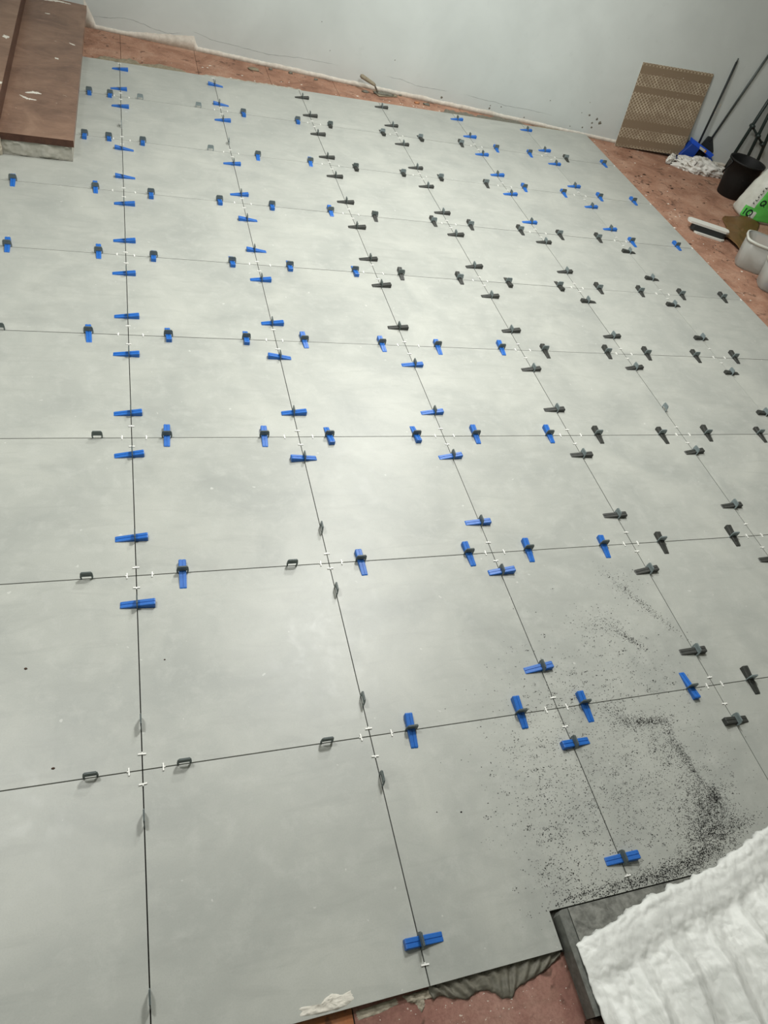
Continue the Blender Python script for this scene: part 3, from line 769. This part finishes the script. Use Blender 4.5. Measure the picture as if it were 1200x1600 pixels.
ew = nb.noise(nb.pos('Object'), 60, 3, .6); 
nb.l(nb.mix(nb.ramp(ew, [(.68, G(0)), (.72, G(.7))]), bc, L(196, 188, 172)), nb.b.inputs['Base Color']); nb.bump(fac, .5, .002)
bm = bmesh.new(); add_box(bm, 0, .6, -.0045, .0045, 0, .6); bevel(bm, .0008)
o = link_bm('tile_body', bm, mb)
bl = Vector((3.845, 4.672, OLDZ + .001)); xd = (Vector((4.446, 4.572, 0)) - Vector((3.845, 4.672, 0))).normalized()
lean = 0.10; xd = (xd*math.cos(.062) + Vector((0, 0, 1))*math.sin(.062)).normalized()
up = (Vector((-xd.y, xd.x, 0)).normalized()*math.sin(lean) + Vector((0, 0, 1))*math.cos(lean)).normalized(); up = (up - xd*up.dot(xd)).normalized(); yd = up.cross(xd)
MT = Matrix((( xd.x, yd.x, up.x, bl.x), (xd.y, yd.y, up.y, bl.y), (xd.z, yd.z, up.z, bl.z), (0, 0, 0, 1)))
o.parent = lt; o.matrix_world = MT; o.matrix_parent_inverse = Matrix.Translation(-lt.location); o.matrix_basis = MT
bm = bmesh.new(); add_box(bm, -.0008, .6008, .0048, .0085, -.0004, .6008); bevel(bm, .0008)
o = link_bm('glazed_face', bm, M['plaster']); o.parent = lt; o.matrix_parent_inverse = Matrix.Translation(-lt.location); o.matrix_basis = MT; o['label'] = 'pale glazed face turned to the wall'

# ================================================================ THINGS AT THE RIGHT OF THE WALL
def wp(x, z, off):          # point in front of the back wall at world x, height z, distance off the wall
    s = (x + 0.2)/WD.x
    return W0 + WD*s + WN*off + Vector((0, 0, z))
M['pan_blue'] = new_mat('bright_blue_plastic', L(40, 92, 214), 0.4, 0.45)
M['pan_blue_dark'] = new_mat('deep_blue_plastic', L(30, 66, 150), 0.45, 0.4)
M['charcoal'] = new_mat('charcoal_plastic', L(44, 48, 48), 0.6, 0.3)
M['handle_grey'] = new_mat('grey_metal_tube', L(72, 78, 76), 0.4, 0.5, 0.4)
M['dark_tube'] = new_mat('dark_green_painted_tube', L(34, 46, 42), 0.42, 0.45)
M['bucket'] = mat_noise('black_rubber_bucket', (17, 17, 17), (26, 26, 25), 30, 0.6, 0.3, 0.1)
M['label'] = new_mat('paper_label', L(206, 206, 198), 0.7, 0.2)
def slab3(name, quad, off0, off1, mat, parent):
    """thick panel in the plane of the wall from (x, z) corners, between two distances off the wall"""
    bm = bmesh.new(); a = [bm.verts.new(wp(x, z, off0)) for x, z in quad]; b = [bm.verts.new(wp(x, z, off1)) for x, z in quad]
    n = len(quad); bm.faces.new(a); bm.faces.new(b[::-1])
    for i in range(n): bm.faces.new((a[i], a[(i+1) % n], b[(i+1) % n], b[i]))
    bmesh.ops.recalc_face_normals(bm, faces=bm.faces); bevel(bm, .002)
    return child(link_bm(name, bm, mat), parent)
dp = empty('dustpan', wp(4.6, OLDZ, .06)); tag(dp, 'blue long-handled dustpan standing by the wall, open side forward', 'dustpan')
slab3('hood_bar', [(4.474, .160), (4.478, .128), (4.706, .052), (4.722, .078)], .035, .085, M['pan_blue'], dp)
slab3('left_side', [(4.476, .128), (4.560, .102), (4.535, -.018), (4.425, -.018), (4.418, .03)], .035, .10, M['pan_blue_dark'], dp)
slab3('right_side', [(4.655, .072), (4.712, .052), (4.765, -.018), (4.695, -.018)], .035, .10, M['pan_blue_dark'], dp)
slab3('back_panel', [(4.478, .128), (4.706, .052), (4.762, -.018), (4.430, -.018)], .020, .034, M['charcoal'], dp)
slab3('sticker', [(4.560, .122), (4.566, .102), (4.620, .084), (4.622, .104)], .0855, .0865, M['label'], dp)
slab3('sticker', [(4.622, .104), (4.620, .084), (4.634, .079), (4.638, .098)], .0855, .0867, new_mat('orange_print', L(206, 140, 60), .7, .2), dp)
bm = bmesh.new(); add_tube(bm, [wp(4.556, .12, .055), wp(4.548, .45, .035), wp(4.540, .725, .016)], .0085, 12); child(link_bm('handle', bm, M['charcoal'], None, True), dp)
bm = bmesh.new(); add_tube(bm, [wp(4.540, .723, .016), wp(4.539, .752, .015)], [.006, .0045], 10); child(link_bm('hanging_tip', bm, M['handle_grey'], None, True), dp)
br = empty('broom', wp(4.68, OLDZ, .05)); tag(br, 'grey-handled broom leaning on the wall just right of the dustpan', 'broom')
bm = bmesh.new(); add_tube(bm, [wp(4.666, .15, .0095), wp(4.715, .5, .013), wp(4.785, .98, .016)], .0085, 12); child(link_bm('handle', bm, M['handle_grey'], None, True), br)
slab3('head', [(4.632, .185), (4.672, .185), (4.742, .085), (4.742, .05), (4.600, .05), (4.600, .085)], .002, .017, M['charcoal'], br)
bm = bmesh.new()
for k in range(36):
    x = 4.604 + .134*k/35
    add_tube(bm, [wp(x, .052, .005 + .008*(k % 2)), wp(x + (x - 4.67)*.12, -.018, .005 + .008*(k % 2))], .0026, 5)
o = child(link_bm('bristles', bm, M['charcoal']), br); o['kind'] = 'stuff'

# crumpled rag in front of the dustpan
def crumple(name, c, r, mat, seed, rz, label, amp=.4, cat='rag'):
    bm = bmesh.new(); bmesh.ops.create_icosphere(bm, subdivisions=5, radius=1)
    for v in bm.verts:
        p = v.co.normalized(); q = Vector((p.x*2.6 + seed, p.y*1.5, p.z*1.5))
        k = 1 + amp*noise.fractal(q, 1, 2, 3)*.6 - .42*abs(noise.noise(q*1.9)) - .10*abs(noise.noise(q*4.5))
        v.co = Vector((p.x*r[0]*k, p.y*r[1]*k, max(p.z*r[2]*k, -r[2]*.35)))
    o = link_bm(name, bm, mat, None, True); o.location = c; o.rotation_euler = (0, 0, rz)
    return tag(o, label, cat)
mr = new_mat('mortar_stained_plastic_film', L(196, 194, 186), 0.5, 0.35); nb = NB(mr)
c_ = nb.ramp(nb.noise(nb.pos('Object'), 14, 4, .6, 1.2), [(.38, L(170, 164, 152)), (.46, L(222, 220, 213))])
c_ = nb.mix(nb.ramp(nb.noise(nb.pos('Object'), 22, 2, .5, .5), [(.68, G(0)), (.71, G(.9))]), c_, L(66, 62, 58))
nb.l(c_, nb.b.inputs['Base Color'])
crumple('rag', (4.51, 4.405, OLDZ + .024), (.25, .115, .075), mr, 3.3, math.radians(-12), 'crumpled stained white plastic rag in front of the blue dustpan')
crumple('rag_end', (4.30, 4.50, OLDZ + .02), (.10, .030, .045), mr, 8.1, math.radians(40), 'small twisted white rag end beside the corner of the leaning tile')
o = lump('plaster_lump', wp(4.81, OLDZ + .012, .03), (.035, .02, .018), M['plaster'], 5, None, .5, 2); tag(o, 'small white plaster lump at the wall between dustpan and bucket', 'plaster')
for x, z, rx, rz_ in ((4.565, .40, .010, .028), (4.60, .415, .007, .016), (4.585, .36, .014, .006)):
    c = wp(x, z, .001); bm = bmesh.new(); cv = bm.verts.new(c + WN*.002); ring = [bm.verts.new(c + WD*rx*math.cos(t*.524) + Vector((0, 0, rz_*math.sin(t*.524)))) for t in range(12)]
    for k in range(12): bm.faces.new((cv, ring[k], ring[(k+1) % 12]))
    struct('plaster_patch', bm, M['plaster'], wall_back)

# dark tubular stand behind the bucket
fs = empty('folding_stand', wp(5.0, OLDZ, .06)); tag(fs, 'dark green tubular metal stand leaning on the wall behind the black bucket', 'stand')
for (xa, xb) in ((4.868, 4.985), (5.020, 5.000), (5.135, 5.045)):
    bm = bmesh.new(); add_tube(bm, [wp(xa, -.016, .10), wp((xa+xb)/2, .40, .058), wp(xb, .80, .018)], .0135, 12); child(link_bm('leg', bm, M['dark_tube'], None, True), fs)
bm = bmesh.new(); add_tube(bm, [wp(4.915, .345, .066), wp(5.085, .235, .080)], .009, 10); child(link_bm('crossbar', bm, M['dark_tube'], None, True), fs)
for p in ((4.915, .345), (5.008, .288), (5.085, .235)):
    bm = bmesh.new(); add_tube(bm, [wp(p[0], p[1], .052), wp(p[0], p[1], .094)], .017, 12); child(link_bm('joint_collar', bm, M['dark_tube'], None, True), fs)

# black bucket
bk = empty('bucket', (4.585, 4.0, OLDZ)); tag(bk, 'black rubber bucket standing on the red floor by the wall', 'bucket')
bm = bmesh.new(); H = .268
rings = add_lathe(bm, [(.001, 0), (.097, 0), (.103, .006), (.121, .15), (.136, H-.012), (.141, H-.012), (.142, H), (.134, H+.001), (.131, H-.006), (.115, .15), (.099, .012), (.001, .012)], 40)
bmesh.ops.recalc_face_normals(bm, faces=bm.faces); o = link_bm('body', bm, M['bucket'], bk, True)
bm = bmesh.new(); add_tube(bm, [(-.138, .0, H-.02), (-.146, .02, H-.08), (-.146, .035, H-.12)], .006, 8); link_bm('handle_lug', bm, M['bucket'], bk, True)
bm = bmesh.new(); pts = [(-.140*math.cos(t), .140*math.sin(t)*.97, H-.02+.012*math.sin(t)) for t in [math.pi*k/14 for k in range(15)]]; add_tube(bm, pts, .0035, 6); link_bm('handle', bm, M['dark_tube'], bk, True)
for ang, z in ((-2.0, .16),):
    r = .103 + .127*z/1.0 + .0006*0
    bm = bmesh.new(); bmesh.ops.create_icosphere(bm, subdivisions=1, radius=.003); o = link_bm('paint_fleck', bm, M['handle_grey'], bk); o.location = ((r - .002)*math.cos(ang), (r - .002)*math.sin(ang), z)

# printed white and green plastic bag
BC = Vector((4.66, 3.64, OLDZ)); BR = math.radians(-8)
def bag(th, v, off=0.0):
    c, s = math.cos(th), math.sin(th)
    e = 0.62; cx = math.copysign(abs(c)**e, c); cy = math.copysign(abs(s)**e, s)
    k = (1 - .06*v - .30*max(0, v - .55)) * (1 + .05*noise.noise(Vector((th*1.4, v*3, 2))) + .03*noise.noise(Vector((th*4, v*8, 5))))
    if v < .06: k *= .9 + 1.6*v
    k += off
    p = Vector((cx*.245*k, cy*.13*k*(1 - .45*max(0, v - .5)), .42*v + .02*noise.noise(Vector((th, 1, 1)))*v))
    p.x += .10*v*v
    return BC + Matrix.Rotation(BR, 3, 'Z') @ p
bgE = empty('plastic_bag', BC); tag(bgE, 'white plastic bag with green print and black letters leaning beside the bucket', 'bag')
M['bag'] = mat_noise('white_bag_film', (186, 188, 178), (206, 208, 198), 12, .45, .4, .25, .004)
M['green'] = new_mat('green_print', L(92, 190, 84), .45, .35); M['ink'] = new_mat('dark_print', L(22, 52, 34), .5, .3)
bm = bmesh.new(); NT, NV = 72, 30; R = [[bm.verts.new(bag(2*math.pi*i/NT, j/NV)) for i in range(NT)] for j in range(NV+1)]
for A, B in zip(R, R[1:]):
    for i in range(NT): bm.faces.new((A[i], A[(i+1) % NT], B[(i+1) % NT], B[i]))
bm.faces.new(R[0][::-1]); bm.faces.new(R[-1])
child(link_bm('bag_body', bm, M['bag'], None, True), bgE)
def on_bag(name, fn, nu, nv, mat):   # printed area following the film
    bm = grid_surface(lambda a, b: bag(*fn(a, b)), nu, nv); return child(link_bm(name, bm, mat, None, True), bgE)
PI = math.pi
on_bag('green_print', lambda a, b: (-PI*.90 + a*PI*.52, .05 + b*.19, .03), 50, 14, M['green'])
on_bag('green_print', lambda a, b: (-PI*.74 + a*PI*.40, .235 + b*.62, .03), 40, 40, M['green'])
def ring_letter(t0, v0, rt, rv, w, tail=True):
    on_bag('printed_letter', lambda a, b: (t0 + (rt*(1 - w*b))*math.cos(2*PI*a), v0 + (rv*(1 - w*b))*math.sin(2*PI*a), .042), 40, 4, M['ink'])
    if tail: on_bag('printed_letter', lambda a, b: (t0 + rt*(.25 + .9*a) , v0 - rv*(.35 + .9*a) + rv*.3*b, .046), 6, 4, M['ink'])
ring_letter(-PI*.76, .14, .16, .065, .42)
on_bag('printed_letter', lambda a, b: (-PI*.85 + a*.06, .09 + b*.11, .042), 3, 6, M['ink'])
ring_letter(-PI*.64, .58, .20, .11, .45)
ring_letter(-PI*.67, .36, .12, .055, .45)
for k in range(6):      # small upright lettering on the white part
    v0 = .30 + .055*k
    on_bag('small_letter', lambda a, b: (-PI*.815 + .09*a, v0 + .012*b, .03), 2, 1, M['charcoal'])
    on_bag('small_letter', lambda a, b: (-PI*.815 + .09*(k % 2) + .02*a, v0 + .036*b, .03), 1, 2, M['charcoal'])

# brown sheet lying on the red floor
bsh = [(4.012,3.262),(4.034,3.03),(4.30,3.24),(4.551,3.515),(4.561,3.575),(4.272,3.596),(4.215,3.547),(4.150,3.40)]
c0 = Vector((4.25, 3.36)); bm = bmesh.new(); rings = []
for r in range(1, 13):
    q = r/12; ring = []
    for k in range(64):
        t = k/64*len(bsh); i = int(t); f = t - i; p = Vector(bsh[i]).lerp(Vector(bsh[(i+1) % len(bsh)]), f); xy = c0 + (p - c0)*q
        ring.append(bm.verts.new((xy.x, xy.y, OLDZ + .012 + .014*math.sin((xy.x - xy.y)*16) + .010*fbm(xy.x*9, xy.y*9, 3) + .008*q)))
    rings.append(ring)
cv = bm.verts.new((c0.x, c0.y, OLDZ + .012))
for k in range(64): bm.faces.new((cv, rings[0][k], rings[0][(k+1) % 64]))
for A, B in zip(rings, rings[1:]):
    for k in range(64): bm.faces.new((A[k], B[k], B[(k+1) % 64], A[(k+1) % 64]))
o = link_bm('brown_sheet', bm, mat_noise('brown_wrapping', (94, 68, 34), (112, 84, 46), 6, .5, .4, .1), None, True)
sm = o.modifiers.new('thickness', 'SOLIDIFY'); sm.thickness = .003; tag(o, 'stiff brown sheet lying bent on the red floor in front of the bag', 'sheet')

# hand float lying on the floor
hf = empty('hand_float', (3.87, 3.27, OLDZ), math.radians(-27)); tag(hf, 'white and grey plastering float on the red floor left of the brown sheet', 'float')
def outline(L_, W_, n=6, tip=.5):
    return [(-L_/2, -W_*tip*.5), (-L_/2 + .02, -W_/2), (L_/2 - .02, -W_/2), (L_/2, -W_*.3), (L_/2, W_*.3), (L_/2 - .02, W_/2), (-L_/2 + .02, W_/2), (-L_/2, W_*tip*.5)]
for nm, Ls, Ws, z0, z1, dx, dy, mt in (('face_plate', .30, .07, .052, .066, 0, .012, 'label'), ('grey_core', .25, .055, .014, .052, .012, .0, 'charcoal'), ('base_plate', .22, .065, .001, .013, .03, -.012, 'label')):
    bm = bmesh.new(); add_prism(bm, [(x + dx, y + dy) for x, y in outline(Ls, Ws)], z0, z1); bevel(bm, .003, 2); link_bm(nm, bm, M[mt], hf)

# translucent tubs with wedges
mt = new_mat('milky_clear_plastic', L(196, 198, 192), .3, .45); mt.node_tree.nodes['Principled BSDF'].inputs['Alpha'].default_value = .5
def tub(loc, rx, ry, h, rz, label):
    e = empty('plastic_tub', loc, rz); tag(e, label, 'tub')
    def ringp(k, z, th): 
        c, s = math.cos(th), math.sin(th); return (math.copysign(abs(c)**.55, c)*rx*k, math.copysign(abs(s)**.55, s)*ry*k, z + .004*noise.noise(Vector((th*2, z*9, 1))))
    bm = bmesh.new(); prof = [(.001, .001), (.84, .001), (.88, .01), (.95, h*.5), (1, h), (.985, h), (.93, h*.5), (.86, .014), (.001, .012)]
    R = [[bm.verts.new(ringp(k, z, 2*PI*i/48)) for i in range(48)] for k, z in prof]
    for A, B in zip(R, R[1:]):
        for i in range(48): bm.faces.new((A[i], A[(i+1) % 48], B[(i+1) % 48], B[i]))
    bmesh.ops.recalc_face_normals(bm, faces=bm.faces); link_bm('tub_body', bm, mt, e, True)
    bm = bmesh.new(); R = [[bm.verts.new(ringp(k, z, 2*PI*i/48)) for i in range(48)] for k, z in ((1.0, h-.014), (1.06, h-.014), (1.06, h+.002), (.985, h+.002))]
    for A, B in zip(R, R[1:]):
        for i in range(48): bm.faces.new((A[i], A[(i+1) % 48], B[(i+1) % 48], B[i]))
    bmesh.ops.recalc_face_normals(bm, faces=bm.faces); link_bm('rim', bm, M['bag'], e, True)
    return e
tub((3.985, 2.865, OLDZ), .115, .10, .19, math.radians(-35), 'translucent plastic tub standing behind the other tub at the right edge')
tub((4.0, 2.60, OLDZ), .125, .11, .17, math.radians(-30), 'translucent plastic tub with loose wedges, nearest at the right edge')
M['yellow'] = new_mat('yellow_plastic', L(206, 176, 40), .45, .4)
ME['y0'] = mesh_of(wedge_bm(0), 'wedge', M['yellow'])
for k, (dx, dy, dz, rz, key, lb) in enumerate(((-.06,-.03,.014,.4,'b0','blue wedge at the bottom left inside the nearest tub'), (-.02,-.065,.014,-.5,'b1','blue wedge at the bottom front inside the nearest tub'), (.02,-.055,.037,.9,'y0','yellow wedge lying on top inside the nearest tub'),
      (-.04,.02,.034,1.9,'d0','black wedge behind the others inside the nearest tub'), (.05,.01,.014,.2,'b2','blue wedge at the bottom right inside the nearest tub'))):
    o = bpy.data.objects.new('loose_wedge', ME[key]); COLL.objects.link(o); o.location = (4.0 + dx*.75, 2.605 + dy*.75, OLDZ + dz); o.rotation_euler = (0, 0, rz); tag(o, lb, 'wedge', 'loose wedges in the nearest tub')
